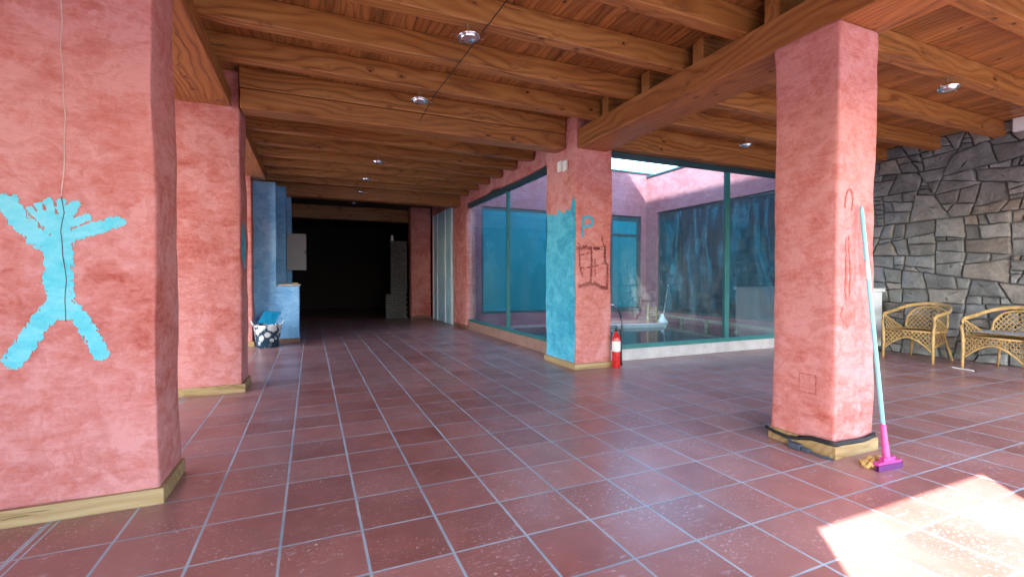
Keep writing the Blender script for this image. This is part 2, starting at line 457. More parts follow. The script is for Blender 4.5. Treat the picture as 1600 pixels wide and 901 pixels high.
def tub_mat():
    s = Mat('flowered_tub')
    c = s.coord()
    v = s.n('ShaderNodeTexVoronoi', {'Scale': 11.0}, feature='F1'); s.set(v.inputs['Vector'], c)
    n = s.noise(c, 26, 3, .6, 1.0)
    sp = s.n('ShaderNodeSeparateXYZ'); s.set(sp.inputs[0], c)
    lev = s.fac(sp.outputs[2], .02, .36, -.13, .14)
    f = s.math('ADD', s.math('ADD', s.math('MULTIPLY', v.outputs['Distance'], -.9), s.math('MULTIPLY', n, .9)), lev)
    return s.surface(s.ramp(s.math('ADD', f, .35), [(.33, (.010, .045, .080)), (.41, (.66, .72, .74))]), .45)
M['tub'] = tub_mat()

# ------------------------------------------------------------------ the setting
bm = BM(); box(bm, -60, 60, -80, 60, -.3, -.02)
tag(link('ground', bm, M['concrete']), kind='structure')
bm = BM(); box(bm, -2.7, 8.75, -1.3, 20, -.02, 0)
tag(link('floor', bm, M['floor']), kind='structure')

# ceiling: pine boards over the joists, round the open courtyard
ZB, ZJ, ZC = 2.82, 3.07, 3.27
bm = BM()
box(bm, -2.7, 8.75, -1.3, 5.40, ZC, ZC + .03)
box(bm, -2.7, 3.42, 5.40, 11.0, ZC, ZC + .03)
tag(link('ceiling', bm, M['boards']), kind='structure')
bm = BM()
box(bm, -2.9, 9.0, -1.5, 5.42, ZC + .03, 3.62); box(bm, -5.9, -2.9, -1.5, 11, ZC + .04, 3.60)  # second box: unseen overhang added to keep sun out of the left openings
box(bm, -2.9, 3.45, 5.42, 20.3, ZC + .03, 3.62)
box(bm, 3.45, 11.0, 10.42, 20.3, ZC + .03, 3.62)
box(bm, 8.80, 11.0, 5.42, 10.42, ZC + .03, 3.62)
tag(link('roof', bm, M['shell']), kind='structure')

# outer shell of the hall behind the camera and at the left (unseen; white and opened at the left for added fill light)
def struct(name, bm, mat): return tag(link(name, bm, mat), kind='structure')
bm = BM()
box(bm, -1.1, .13, -.93, -.75, 0, 2.4); box(bm, 1.79, 2.45, -.93, -.75, 0, 2.4); box(bm, 8.0, 8.57, -.93, -.75, 0, 2.4)
box(bm, -2.9, 8.57, -.93, -.75, 2.4, ZC)
struct('front_wall', bm, M['white_plaster'])
# left openings are added for fill light; the overhang outside is added to shade them
bm = BM()
for a, b in ((-1.15, 3.34), (5.45, 5.93), (9.05, 20)): box(bm, -2.9, -2.6, a, b, 0, 2.9)
box(bm, -2.9, -2.6, -1.15, 20, 2.9, ZC); struct('outer_wall', bm, M['white_plaster'])
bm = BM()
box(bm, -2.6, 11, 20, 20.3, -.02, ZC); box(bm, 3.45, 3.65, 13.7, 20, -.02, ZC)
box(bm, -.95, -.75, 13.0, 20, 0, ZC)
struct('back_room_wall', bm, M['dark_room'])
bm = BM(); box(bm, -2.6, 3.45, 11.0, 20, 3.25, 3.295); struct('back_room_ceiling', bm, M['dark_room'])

# ------------------------------------------------------------------ plastered pillars
def skirting(x0, x1, y0, y1, h, mat, parent, t=.014, sides='FLR'):
    bm = BM()
    if 'F' in sides: box(bm, x0 - t, x1 + t, y0 - t, y0 - .002, 0, h, .003)
    if 'R' in sides: box(bm, x1 + .002, x1 + t, y0, y1, 0, h - .001, .003)
    if 'L' in sides: box(bm, x0 - t, x0 - .002, y0, y1, 0, h - .001, .003)
    link('skirting', bm, mat, parent)

def pillar(label, x0, x1, y0, y1, z1, mat=None, sk='FLR', skh=.085, skm=None):
    o = empty('pillar', ((x0 + x1) / 2, (y0 + y1) / 2, 0)); tag(o, label, 'pillar', kind='thing')
    bm = BM(); plaster_box(bm, x0, x1, y0, y1, 0, z1)
    link('shaft', bm, mat or M['pink'], o, smooth=True)
    if sk: skirting(x0 + .0, x1, y0, y1, skh, skm or M['skirt'], o, t=.026, sides=sk)
    return o

p1 = pillar('broad pink pillar with a cyan painted stick figure on its front', -2.6, -.735, 2.915, 3.34, ZC, skh=.083, sk='FR')
p2 = pillar('red pillar under the end of the left beam, behind the one with the stick figure', -2.6, -.655, 5.45, 5.93, ZC, sk='FR')
p3 = pillar('narrow pink pillar beside the blue wall', -2.6, -.93, 9.05, 9.38, ZC, sk='FR')
p4 = pillar('pillar painted blue on its left side, with a letter P on the front', 3.105, 3.655, 5.085, 5.90, ZC, skh=.075)
p5 = pillar('free-standing pink pillar with the squeegee leaning on it', 3.105, 3.51, 1.89, 2.34, ZB)
p6 = pillar('dark red pillar at the far end of the glazed wall', 3.31, 3.53, 10.25, 11.17, ZC, skm=M['skirt_dark'])
p7 = pillar('far red pillar beside the opening of the dark room', 2.68, 3.25, 13.50, 13.9, ZC, skm=M['skirt_dark'])

# painted stick figure on the broad pillar (brush strokes: polyline and half width, in metres on the face)
K = .62
STROKES = [
 ([(-1.332, 1.509), (-1.288, 1.522)], .061), ([(-1.284, 1.517), (-1.252, 1.44), (-1.186, 1.347), (-1.14, 1.328)], .0686),
 ([(-1.295, 1.516), (-1.277, 1.518)], .0549), ([(-1.101, 1.355), (-1.012, 1.395), (-.93, 1.43), (-.892, 1.448)], .050),
 ([(-.93, 1.437), (-.87, 1.449)], .0335), ([(-1.113, 1.355), (-1.111, 1.201), (-1.11, 1.037)], .086),
 ([(-1.141, 1.313), (-1.147, 1.129)], .0457), ([(-1.125, 1.037), (-1.185, .957), (-1.239, .858), (-1.286, .781)], .068),
 ([(-1.098, 1.026), (-1.051, .994), (-1.003, .898), (-.964, .79)], .058), ([(-1.153, 1.007), (-1.067, 1.005)], .0686),
 ([(-1.143, 1.405), (-1.214, 1.492)], .0244), ([(-1.139, 1.415), (-1.184, 1.509)], .0244), ([(-1.131, 1.415), (-1.145, 1.531)], .0274),
 ([(-1.104, 1.417), (-1.1, 1.534)], .029), ([(-1.1, 1.427), (-1.047, 1.523)], .0366), ([(-1.1, 1.407), (-1.003, 1.465)], .0305),
 ([(-1.146, 1.430), (-1.091, 1.448)], .060), ([(-1.131, 1.405), (-1.1, 1.386)], .0686)]
def rag(u, z, a=.007, seed=0.0):
    return a * (noise.noise(Vector((u * 45, z * 45, seed))) + .6 * noise.noise(Vector((u * 140, z * 60, seed + 4))))
def in_figure(u, z):
    j = rag(u, z)
    best = 1.0
    for pl, r in STROKES:
        r *= K
        for a, b in zip(pl, pl[1:]):
            best = min(best, (seg_dist(u, z, a, b) - j) / r)
    if best >= 1: return False
    # dry brush: the coat breaks up into bristle marks towards the edge of a stroke
    br = noise.noise(Vector((u * 95, z * 26, 11))) + .5 * noise.noise(Vector((u * 190, z * 80, 2)))
    return best < .66 or br < .55 - (best - .66) * 1.3
bm = BM(); brush_paint(bm, 'Y', 2.915, in_figure, -1.42, -.82, .72, 1.58, .004)
f = link('painted_figure', bm, M['cyan'], p1, smooth=True)
f['label'] = 'cyan brush-painted stick figure with raised arms'

def ribbon_path(bm, pts, w, ploc, lift=.003, n=14):
    """an irregular thin crack on the face looking to -Y"""
    P = []
    for (a, b) in zip(pts, pts[1:]):
        for k in range(n): P.append((a[0] + (b[0] - a[0]) * k / n, a[1] + (b[1] - a[1]) * k / n))
    P.append(pts[-1]); prev = None
    for x, z in P:
        x += .006 * noise.noise(Vector((x * 3, z * 9, 2.0)))
        ww = w * (.6 + .6 * abs(noise.noise(Vector((1, z * 14, 5)))))
        q = Vector((x, ploc, z)); y = ploc - disp(q) - lift
        cur = (bm.verts.new((x - ww, y, z)), bm.verts.new((x + ww, y, z)))
        if prev: bm.faces.new((prev[0], prev[1], cur[1], cur[0]))
        prev = cur
bm = BM(); ribbon_path(bm, [(-1.097, 1.56), (-1.09, 1.48), (-1.104, 1.391), (-1.097, 1.273), (-1.088, 1.15), (-1.095, .954)], .0022, 2.915, .0060)
link('dark_crack', bm, M['crack'], p1)
bm = BM(); ribbon_path(bm, [(-1.09, 3.2), (-1.089, 2.496), (-1.093, 2.253), (-1.088, 2.101), (-1.085, 1.735), (-1.098, 1.55)], .0030, 2.915, .004, 30)
link('filled_crack', bm, M['filler'], p1)

# blue paint on the left side of the P pillar, ragged at the top
def in_blue(u, z):
    if z < .085 or u < 5.104 or u > 5.885: return False
    top = 2.06 + .10 * noise.noise(Vector((u * 9, 0, 1))) + .06 * noise.noise(Vector((u * 31, 0, 3))) + (.12 if u < 5.2 else 0)
    return z < top
bm = BM(); brush_paint(bm, 'X', 3.105, in_blue, 5.09, 5.90, .08, 2.4, .012)
link('blue_paint', bm, M['blue_paint'], p4, smooth=True)
LETTER = [([(3.222, 1.955), (3.214, 1.715)], .020), ([(3.222, 1.945), (3.30, 1.972), (3.352, 1.945), (3.366, 1.90), (3.345, 1.858), (3.232, 1.838)], .018)]
def in_letter(u, z):
    j = rag(u, z, .003, 9)
    return any(seg_dist(u, z, a, b) < r + j for pl, r in LETTER for a, b in zip(pl, pl[1:]))
bm = BM(); brush_paint(bm, 'Y', 5.085, in_letter, 3.15, 3.45, 1.66, 2.02, .006)
link('painted_letter', bm, M['blue_paint'], p4, smooth=True)
SCR = [([(3.133, 1.553), (3.25, 1.575), (3.33, 1.555), (3.50, 1.565)], .022), ([(3.554, 1.60), (3.548, 1.40)], .018), ([(3.565, 1.37), (3.60, 1.35), (3.587, 1.042)], .017),
       ([(3.163, 1.07), (3.28, 1.10), (3.40, 1.10), (3.48, 1.06), (3.587, 1.042)], .024), ([(3.15, 1.54), (3.165, 1.30), (3.20, 1.20)], .010),
       ([(3.335, 1.542), (3.34, 1.33), (3.327, 1.127)], .013), ([(3.16, 1.30), (3.36, 1.32), (3.57, 1.38)], .009), ([(3.50, 1.72), (3.545, 1.56)], .009),
       ([(3.17, 1.47), (3.30, 1.50)], .007), ([(3.40, 1.20), (3.39, 1.42)], .007), ([(3.145, 1.62), (3.20, 1.575)], .008)]
def in_scr(u, z):
    j = rag(u, z, .012, 3)
    if noise.noise(Vector((u * 24, z * 24, 8))) > .42: return False
    return any(seg_dist(u, z, a, b) < r + j for pl, r in SCR for a, b in zip(pl, pl[1:]))
bm = BM(); brush_paint(bm, 'Y', 5.085, in_scr, 3.11, 3.64, 1.0, 1.75, .006)
link('painted_scribble', bm, M['brown_paint'], p4, smooth=True)
for k, (a, b) in enumerate([(5.415, 5.525), (5.275, 5.385)]):
    bm = BM(); box(bm, 3.075, 3.0975, a, b, 2.605 - .02 * k, 2.745 - .02 * k, .006)
    link('switch_plate', bm, M['paper'], p4)
# faint blue smears on the side of the second pillar
def in_smear(u, z): return ((u - 5.64) / .13) ** 2 + ((z - 1.53) / .28) ** 2 < .8 + .45 * noise.noise(Vector((u * 14, z * 5, 4)))
bm = BM(); brush_paint(bm, 'XP', -.655, in_smear, 5.48, 5.82, 1.18, 1.86, .012)
link('paint_smear', bm, M['blue_paint'], p2, smooth=True)
# small square hatch and rubbed ring on the free-standing pillar
RING = [([(3.215 + .045 * math.cos(t), 1.66 + .085 * math.sin(t)) for t in [math.pi * k / 8 - .6 for k in range(0, 13)]], .006),
        ([(3.205, 1.42), (3.20, 1.20), (3.195, 1.02)], .010), ([(3.23, 1.44), (3.245, 1.25), (3.24, 1.05)], .007), ([(3.19, 1.0), (3.15, .92), (3.22, .86)], .012)]
def in_ring(u, z):
    j = rag(u, z, .007, 6)
    if noise.noise(Vector((u * 30, z * 14, 2))) > .28: return False
    return any(seg_dist(u, z, a, b) < r + j for pl, r in RING for a, b in zip(pl, pl[1:]))
M['rub'] = plaster_mat('rubbed_plaster', (.39, .105, .08), (.44, .135, .11), (.50, .18, .155), 8, .3)
def in_hatch(u, z):
    a, b = abs(u - 2.07) - .062, abs(z - .45) - .066
    return max(a, b) < 0 and max(a, b) > -.007 - .006 * noise.noise(Vector((u * 40, z * 40, 3)))
bm = BM(); brush_paint(bm, 'X', 3.105, in_hatch, 1.99, 2.15, .36, .54, .004)
link('hatch_outline', bm, M['rub'], p5, smooth=True)
bm = BM(); brush_paint(bm, 'Y', 1.89, in_ring, 3.12, 3.36, .8, 1.8, .005)
link('scraped_patch', bm, M['rub'], p5, smooth=True)

# ------------------------------------------------------------------ timber
def timber(name, mat, x0, x1, y0, y1, z0, z1, label, cat, group=None, bev=.008):
    cx, cy = (x0 + x1) / 2, (y0 + y1) / 2
    bm = BM(); box(bm, x0 - cx, x1 - cx, y0 - cy, y1 - cy, 0, z1 - z0, bev)
    o = link(name, bm, mat, loc=(cx, cy, z0))
    return tag(o, label, cat, group, 'thing')

timber('main_beam', M['beam'], 3.125, 3.56, -.74, 5.082, ZB + .003, ZJ, 'heavy main beam resting on the free-standing pillar and the P pillar', 'beam')
timber('side_beam', M['beam'], -1.21, -.725, 3.345, 5.445, 2.90, 3.068, 'left beam between the stick figure pillar and the red pillar behind it', 'beam')
timber('side_beam', M['beam'], -1.21, -.72, 5.935, 9.40, 2.92, 3.068, 'left beam running from the second red pillar to the blue wall', 'beam')
timber('cross_beam', M['joist'], -.638, 3.085, 5.33, 5.57, 2.872, 3.068, 'thick cross beam spanning from the second red pillar to the P pillar', 'beam')
timber('lintel_beam', M['joist'], -.97, 3.305, 10.72, 10.98, 2.905, 3.268, 'broad timber lintel above the opening of the dark back room', 'beam')
timber('back_beam', M['joist'], -.75, 2.95, 14.1, 14.35, 2.87, 3.245, 'shadowed beam crossing inside the dark back room', 'beam')
timber('edge_beam', M['joist'], 3.66, 8.55, 5.18, 5.33, 2.93, 3.268, 'pine beam along the head of the right glazed wall', 'beam')

ORD = ['nearest the camera', 'second', 'third', 'fourth', 'fifth', 'sixth', 'seventh', 'eighth']
def joist(x0, x1, yfar, label, group, w=.12):
    return timber('ceiling_joist', M['joist'], x0, x1, yfar - w, yfar, ZJ + .002, ZC - .002, label, 'joist', group, .007)
ys = [2.72 + .68 * k for k in range(-4, 4)]      # every 0.68 m
for k, y in enumerate(ys):
    lab = ('pine joist over the front left bay, %s from the cross beam towards the camera' %
           ['eighth', 'seventh', 'sixth', 'fifth', 'fourth', 'third', 'second', 'first'][k])
    joist(-1.25, 3.48, y, lab, 'joists over the front left bay')
for k, y in enumerate([5.61, 6.82, 7.50, 8.17, 8.84, 9.52, 10.2]):
    lab = ('pine joist lying directly on the thick cross beam' if k == 0 else
           'pine joist over the far bay, %s behind the cross beam' % ['', 'first', 'second', 'third', 'fourth', 'fifth', 'sixth'][k])
    joist(-.638 if k == 0 else -1.25, 3.085 if k == 0 else 3.30, y, lab, 'joists over the far bay', .30 if k == 0 else .12)
for k, y in enumerate([.38, 1.08, 1.77, 2.46, 3.17, 3.87, 4.57]):
    lab = ('pine joist over the right bay, %s from the glazed wall towards the camera' %
           ['seventh', 'sixth', 'fifth', 'fourth', 'third', 'second', 'first'][k])
    joist(3.14, 8.60, y, lab, 'joists over the right bay')

# ------------------------------------------------------------------ stone wall at the right
def clip(poly, nx, nz, d):
    out = []
    for i in range(len(poly)):
        a, b = poly[i], poly[(i + 1) % len(poly)]
        fa, fb = a[0] * nx + a[1] * nz - d, b[0] * nx + b[1] * nz - d
        if fa <= 0: out.append(a)
        if (fa < 0 < fb) or (fb < 0 < fa):
            t = fa / (fa - fb); out.append((a[0] + (b[0] - a[0]) * t, a[1] + (b[1] - a[1]) * t))
    return out
def stone_wall():
    rnd = random.Random(11)
    Y0, Y1, Z0, Z1 = -1.15, 5.40, 0.0, 3.262
    cells = []
    def split(poly, depth):
        ys_, zs_ = [p[0] for p in poly], [p[1] for p in poly]
        w, h = max(ys_) - min(ys_), max(zs_) - min(zs_)
        area = abs(sum(poly[i][0] * poly[(i + 1) % len(poly)][1] - poly[(i + 1) % len(poly)][0] * poly[i][1] for i in range(len(poly)))) / 2
        target = rnd.choice((.02, .05, .08, .11, .15))
        if (area < target and w < 2.6 * h and h < 1.25 * w) or area < .010 or len(poly) < 3:
            cells.append(poly); return
        if w > 1.5 * h * rnd.uniform(.75, 1.25): ang = rnd.gauss(0, .26)            # upright joint
        else: ang = math.pi / 2 + rnd.gauss(0, .11)                                 # bed joint
        ny, nz = math.cos(ang), math.sin(ang)
        t = rnd.uniform(.28, .72)
        d = ny * (min(ys_) + w * t) + nz * (min(zs_) + h * t)
        if depth == 0: d = ny * (min(ys_) + w * .5) + nz * (min(zs_) + h * .5)
        A, B = clip(poly, ny, nz, d), clip(poly, -ny, -nz, -d)
        if len(A) < 3 or len(B) < 3: cells.append(poly); return
        split(A, depth + 1); split(B, depth + 1)
    split([(Y0, Z0), (Y1, Z0), (Y1, Z1), (Y0, Z1)], 0)
    bm = BM()
    lay = bm.verts.layers.float_color.new('tone')
    box(bm, 8.575, 8.80, Y0, Y1, Z0, Z1, mi=1)
    for i, poly in enumerate(cells):
        cy = sum(p[0] for p in poly) / len(poly); cz = sum(p[1] for p in poly) / len(poly)
        gap = rnd.uniform(.002, .011)
        ol = []
        n = len(poly)
        for k in range(n):
            a, b = poly[k], poly[(k + 1) % n]
            L = math.hypot(b[0] - a[0], b[1] - a[1]); m = max(1, int(L / .05))
            for q in range(m): ol.append((a[0] + (b[0] - a[0]) * q / m, a[1] + (b[1] - a[1]) * q / m))
        def inset(pts, g, jit):
            res = []
            for (py, pz) in pts:
                r = math.hypot(py - cy, pz - cz)
                if r < 1e-4: res.append((py, pz)); continue
                s_ = max(.25, 1 - g / r)
                jy = jit * noise.noise(Vector((py * 14, pz * 14, 1.5))); jz = jit * noise.noise(Vector((py * 14, pz * 14, 7.5)))
                res.append((cy + (py - cy) * s_ + jy, cz + (pz - cz) * s_ + jz))
            return res
        size = max(math.hypot(p[0] - cy, p[1] - cz) for p in poly)
        if size < .05: continue
        tilt_y, tilt_z = rnd.uniform(-.14, .14), rnd.uniform(-.16, .16)
        dep = rnd.uniform(.022, .07)
        def dx(py, pz): return dep + (py - cy) * tilt_y + (pz - cz) * tilt_z + .016 * noise.noise(Vector((py * 7, pz * 7, i)))
        g = rnd.uniform(.16, .255); t = rnd.random()
        if t < .14: col = (g * 1.02, g * .97, g * .90)
        elif t < .40: col = (g * .95, g * 1.0, g * 1.0)
        elif t < .5: col = (g * .74, g * .79, g * .80)
        else: col = (g * .95, g * 1.0, g * 1.0)
        rings = []
        for g_, d_ in ((gap, -.01), (gap + .002, .60), (gap + .008, .95), (gap + .022, 1.0), (size * .5, 1.0)):
            ring = []
            for py, pz in inset(ol, g_, (.010 if g_ < .1 else .02)):
                pz = min(max(pz, Z0 + .002), Z1 - .002); py = min(max(py, Y0 + .002), Y1 - .002)
                v = bm.verts.new((8.572 - d_ * dx(py, pz), py, pz)); v[lay] = (*col, 1); ring.append(v)
            rings.append(ring)
        m = len(ol)
        for A, B in zip(rings, rings[1:]):
            for k in range(m): bm.faces.new((A[k], A[(k + 1) % m], B[(k + 1) % m], B[k]))
        cv = bm.verts.new((8.572 - dx(cy, cz) * 1.02, cy, cz)); cv[lay] = (*col, 1)
        for k in range(m): bm.faces.new((rings[-1][k], rings[-1][(k + 1) % m], cv))
    return bm
sw = link('stone_wall', stone_wall(), [M['stone'], M['mortar']], smooth=True)
tag(sw, 'grey rubble stone wall behind the wicker armchairs', 'wall', kind='thing')
bm = BM(); box(bm, 8.44, 8.52, 2.72, 2.96, 3.09, 3.262, .006)
tag(link('plaster_block', bm, M['white']), 'small white block on top of the stone wall under the ceiling', 'block', kind='thing')

# ------------------------------------------------------------------ courtyard
def walls(name, label, boxes, mat, cat='wall'):
    bm = BM()
    for b in boxes: box(bm, *b)
    return tag(link(name, bm, mat), label, cat, kind='thing')

bm = BM(); box(bm, 3.5, 8.6, 5.5, 10.3, -.02, .03); struct('pond_bed', bm, M['shell'])
bm = BM(); box(bm, 3.51, 8.38, 5.51, 9.3, .03, .075); struct('water', bm, M['water'])
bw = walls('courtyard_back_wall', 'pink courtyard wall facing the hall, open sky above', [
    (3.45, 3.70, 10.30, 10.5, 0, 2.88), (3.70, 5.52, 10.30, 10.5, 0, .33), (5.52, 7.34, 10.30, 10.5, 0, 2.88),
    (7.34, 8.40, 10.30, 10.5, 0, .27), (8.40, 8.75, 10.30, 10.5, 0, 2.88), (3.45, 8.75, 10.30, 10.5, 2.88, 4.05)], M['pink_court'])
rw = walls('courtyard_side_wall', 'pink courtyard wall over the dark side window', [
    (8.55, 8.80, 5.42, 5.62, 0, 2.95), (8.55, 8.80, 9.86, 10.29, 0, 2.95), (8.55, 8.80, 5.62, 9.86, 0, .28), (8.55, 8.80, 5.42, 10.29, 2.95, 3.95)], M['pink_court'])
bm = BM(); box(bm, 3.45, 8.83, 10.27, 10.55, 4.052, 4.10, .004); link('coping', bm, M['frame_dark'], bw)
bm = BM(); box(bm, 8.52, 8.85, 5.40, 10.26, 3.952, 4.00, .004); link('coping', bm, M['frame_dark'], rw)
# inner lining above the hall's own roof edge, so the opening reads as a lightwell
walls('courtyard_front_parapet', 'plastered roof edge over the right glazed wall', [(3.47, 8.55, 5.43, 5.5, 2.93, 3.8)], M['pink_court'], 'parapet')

def window(label, axis, plane, u0, u1, z0, z1, pane, frame, mull=(), trans=(), t=.05, fr=.05):
    """framed window in a wall: axis 'Y' faces -Y, 'X' faces -X"""
    c = ((u0 + u1) / 2, plane, z0) if axis == 'Y' else (plane, (u0 + u1) / 2, z0)
    o = empty('window', c); tag(o, label, 'window', kind='thing')
    def bx(bm, a0, a1, d0, d1, b0, b1):
        if axis == 'Y': box(bm, a0, a1, plane + d0, plane + d1, b0, b1, .004)
        else: box(bm, plane + d0, plane + d1, a0, a1, b0, b1, .004)
    bm = BM()
    bx(bm, u0 + .003, u0 + fr, 0, t, z0 + .003, z1 - .003); bx(bm, u1 - fr, u1 - .003, 0, t, z0 + .003, z1 - .003)
    bx(bm, u0 + fr, u1 - fr, .002, t, z0 + .003, z0 + fr); bx(bm, u0 + fr, u1 - fr, .002, t, z1 - fr, z1 - .003)
    link('frame', bm, frame, o)
    for m in mull:
        bm = BM(); bx(bm, m - .025, m + .025, .004, t - .004, z0 + fr, z1 - fr); link('mullion', bm, frame, o)
    for m in trans:
        bm = BM(); bx(bm, u0 + fr, u1 - fr, .004, t - .004, m - .03, m + .03); link('transom', bm, frame, o)
    bm = BM()
    if axis == 'Y': box(bm, u0 + .04, u1 - .04, plane + .02, plane + .03, z0 + .04, z1 - .04)
    else: box(bm, plane + .02, plane + .03, u0 + .04, u1 - .04, z0 + .04, z1 - .04)
    link('pane', bm, pane, o)
    return o
window('wide teal window in the courtyard back wall, seen through the left glazed wall', 'Y', 10.34, 3.70, 5.52, .33, 2.88, M['teal_pane'], M['frame_dark'], fr=.06)
window('narrow teal door window with a transom in the courtyard back wall', 'Y', 10.34, 7.34, 8.40, .27, 2.88, M['teal_pane'], M['frame_dark'], trans=(2.36,), fr=.13)
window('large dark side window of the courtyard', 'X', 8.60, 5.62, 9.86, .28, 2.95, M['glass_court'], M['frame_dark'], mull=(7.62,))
# the unlit room behind the side window
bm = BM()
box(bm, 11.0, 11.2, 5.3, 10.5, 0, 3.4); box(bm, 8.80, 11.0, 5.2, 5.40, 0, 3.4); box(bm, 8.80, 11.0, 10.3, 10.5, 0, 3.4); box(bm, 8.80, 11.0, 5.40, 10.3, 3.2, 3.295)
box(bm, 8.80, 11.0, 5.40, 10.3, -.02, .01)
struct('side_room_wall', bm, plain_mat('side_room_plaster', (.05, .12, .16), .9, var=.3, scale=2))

# glazed wall at the left of the courtyard (runs away from the camera)
ga = empty('glazed_wall', (3.40, 8.05, 0)); tag(ga, 'glazed wall running back along the hall from the P pillar', 'glass wall', kind='thing')
bm = BM(); box(bm, 3.34, 3.50, 5.905, 10.245, 0, .19, .006); link('kerb', bm, M['kerb_tile'], ga)
bm = BM(); box(bm, 3.355, 3.425, 5.905, 10.245, .19, .235, .003); link('sill_rail', bm, M['frame'], ga)
bm = BM(); box(bm, 3.35, 3.43, 5.905, 10.245, 2.80, 2.90, .003); link('head_rail', bm, M['frame_dark'], ga)
bm = BM(); box(bm, 3.36, 3.42, 7.93, 7.985, .236, 2.799, .003); link('mullion', bm, M['frame'], ga)
for a, b in ((5.905, 7.93), (7.985, 10.245)):
    bm = BM(); box(bm, 3.385, 3.395, a, b, .236, 2.80); link('pane', bm, M['glass'], ga)
bm = BM(); plaster_box(bm, 3.325, 3.455, 5.90, 10.25, 2.902, ZC, r=.01); link('lintel', bm, M['pink'], ga, smooth=True)
# glazed wall that faces the camera, between the P pillar and the stone wall
gb = empty('glazed_wall', (6.1, 5.40, 0)); tag(gb, 'glazed wall between the P pillar and the stone wall, with the fire extinguisher before it', 'glass wall', kind='thing')
bm = BM(); box(bm, 3.66, 8.53, 5.36, 5.50, 0, .165, .006); link('kerb', bm, M['marble'], gb)
bm = BM(); box(bm, 3.66, 8.53, 5.37, 5.43, .165, .225, .003); link('sill_rail', bm, M['frame'], gb)
bm = BM(); box(bm, 3.66, 8.53, 5.335, 5.425, 2.86, 2.93, .003); link('head_rail', bm, M['frame_dark'], gb)
bm = BM(); box(bm, 6.045, 6.135, 5.375, 5.425, .226, 2.859, .003); link('mullion', bm, M['frame'], gb)
for a, b in ((3.66, 6.045), (6.135, 8.53)):
    bm = BM(); box(bm, a, b, 5.395, 5.405, .226, 2.86); link('pane', bm, M['glass'], gb)

# pond edge, spout, pole and stakes
bm = BM()
for a, b, w in (((5.6, 8.55), (7.35, 8.30), .10),):
    d = Vector((b[0] - a[0], b[1] - a[1], 0)).normalized(); nrm = Vector((-d.y, d.x, 0)) * w
    A, B = Vector((*a, .03)), Vector((*b, .03))
    vs = [bm.verts.new(p) for p in (A - nrm, B - nrm, B + nrm, A + nrm)]
    f = bm.faces.new(vs); r = bmesh.ops.extrude_face_region(bm, geom=[f])
    for v in [g for g in r['geom'] if isinstance(g, bmesh.types.BMVert)]: v.co.z = .15
tag(link('pond_ledge', bm, M['marble']), 'pale stone ledge crossing the courtyard pond', 'ledge', kind='thing')
bm = BM()
A, B = Vector((8.38, 9.7, .2)), Vector((7.72, 5.58, .2))
d = (B - A).normalized(); nrm = Vector((-d.y, d.x, 0)) * .06
vs = [bm.verts.new(p) for p in (A - nrm, B - nrm, B + nrm, A + nrm)]
f = bm.faces.new(vs); r = bmesh.ops.extrude_face_region(bm, geom=[f])
for v in [g for g in r['geom'] if isinstance(g, bmesh.types.BMVert)]: v.co.z = .255
for k in range(5):
    p = A + (B - A) * (.06 + .22 * k); box(bm, p.x - .035, p.x + .035, p.y - .035, p.y + .035, .03, .199)
tag(link('timber_rail', bm, M['timber_grey']), 'weathered low timber rail along the far side of the pond', 'rail', kind='thing')
bm = BM()
tube(bm, [(6.03, 8.02, .03), (6.02, 8.0, .25), (5.98, 8.0, .42), (5.91, 8.0, .54), (5.80, 8.0, .61), (5.68, 8.0, .62), (5.58, 8.0, .58)], .024, 10)
tag(link('fountain_pipe', bm, M['chrome']), 'bent shiny pipe arching over the pond', 'pipe', kind='thing')
o = empty('pole', (8.0, 9.0, .075)); tag(o, 'thin pale pole leaning over the pond', 'pole', kind='thing')
bm = BM(); tube(bm, [(8.0, 9.0, .08), (8.17, 9.0, 1.02)], [.017, .010], 8); link('shaft', bm, M['steel'], o)
bm = BM(); lathe(bm, [(.13, .07), (.13, .10), (.05, .22), (.02, .30)], (8.0, 9.0, .005), 16); link('foot', bm, M['white'], o, smooth=True)
bm = BM()
tube(bm, [(7.32, 8.75, .06), (7.33, 8.75, .25), (7.36, 8.78, .55)], [.03, .025, .02], 7)
for k in range(4): tube(bm, [(7.33, 8.75, .22 + .08 * k), (7.62 - .02 * k, 8.75, .20 + .085 * k)], .013, 6)
tube(bm, [(7.62, 8.75, .06), (7.58, 8.75, .5)], .016, 6)
tag(link('cane_stand', bm, M['rattan']), 'broken cane stand at the edge of the pond', 'cane stand', kind='thing')

# ------------------------------------------------------------------ blue walls and things at the back left
o = empty('blue_wall', (-.6, 9.5, 0)); tag(o, 'light blue plastered wall with a low counter at the left of the dark room', 'wall', kind='thing')
bm = BM(); plaster_box(bm, -2.6, -.575, 9.40, 9.60, 0, 2.918, r=.012); link('wall', bm, M['blue_wall'], o, smooth=True)
bm = BM(); plaster_box(bm, -.60, -.205, 9.402, 10.0, 0, 1.03, r=.012); link('counter', bm, M['blue_wall'], o, smooth=True)
bm = BM(); box(bm, -.565, -.185, 9.385, 10.02, 1.036, 1.062, .004); link('counter_top', bm, M['marble'], o)
bm = BM(); box(bm, -.88, -.20, 9.374, 9.388, 0, .075, .003); link('skirting', bm, M['skirt_dark'], o)
bm = BM()
for k, (x, y, w, d) in enumerate([(-.50, 9.52, .13, .2), (-.33, 9.6, .10, .16)]): box(bm, x, x + w, y, y + d, 1.063, 1.085 + .008 * k, .004)
tag(link('wood_offcut', bm, M['skirt']), 'thin wooden boards lying on the blue counter', 'boards', kind='thing')
bm = BM(); plaster_box(bm, -2.6, -.445, 10.15, 10.55, 0, 2.99, r=.012)
tag(link('recess_wall', bm, M['blue_wall'], smooth=True), 'blue wall set back behind the counter', 'wall', kind='thing')
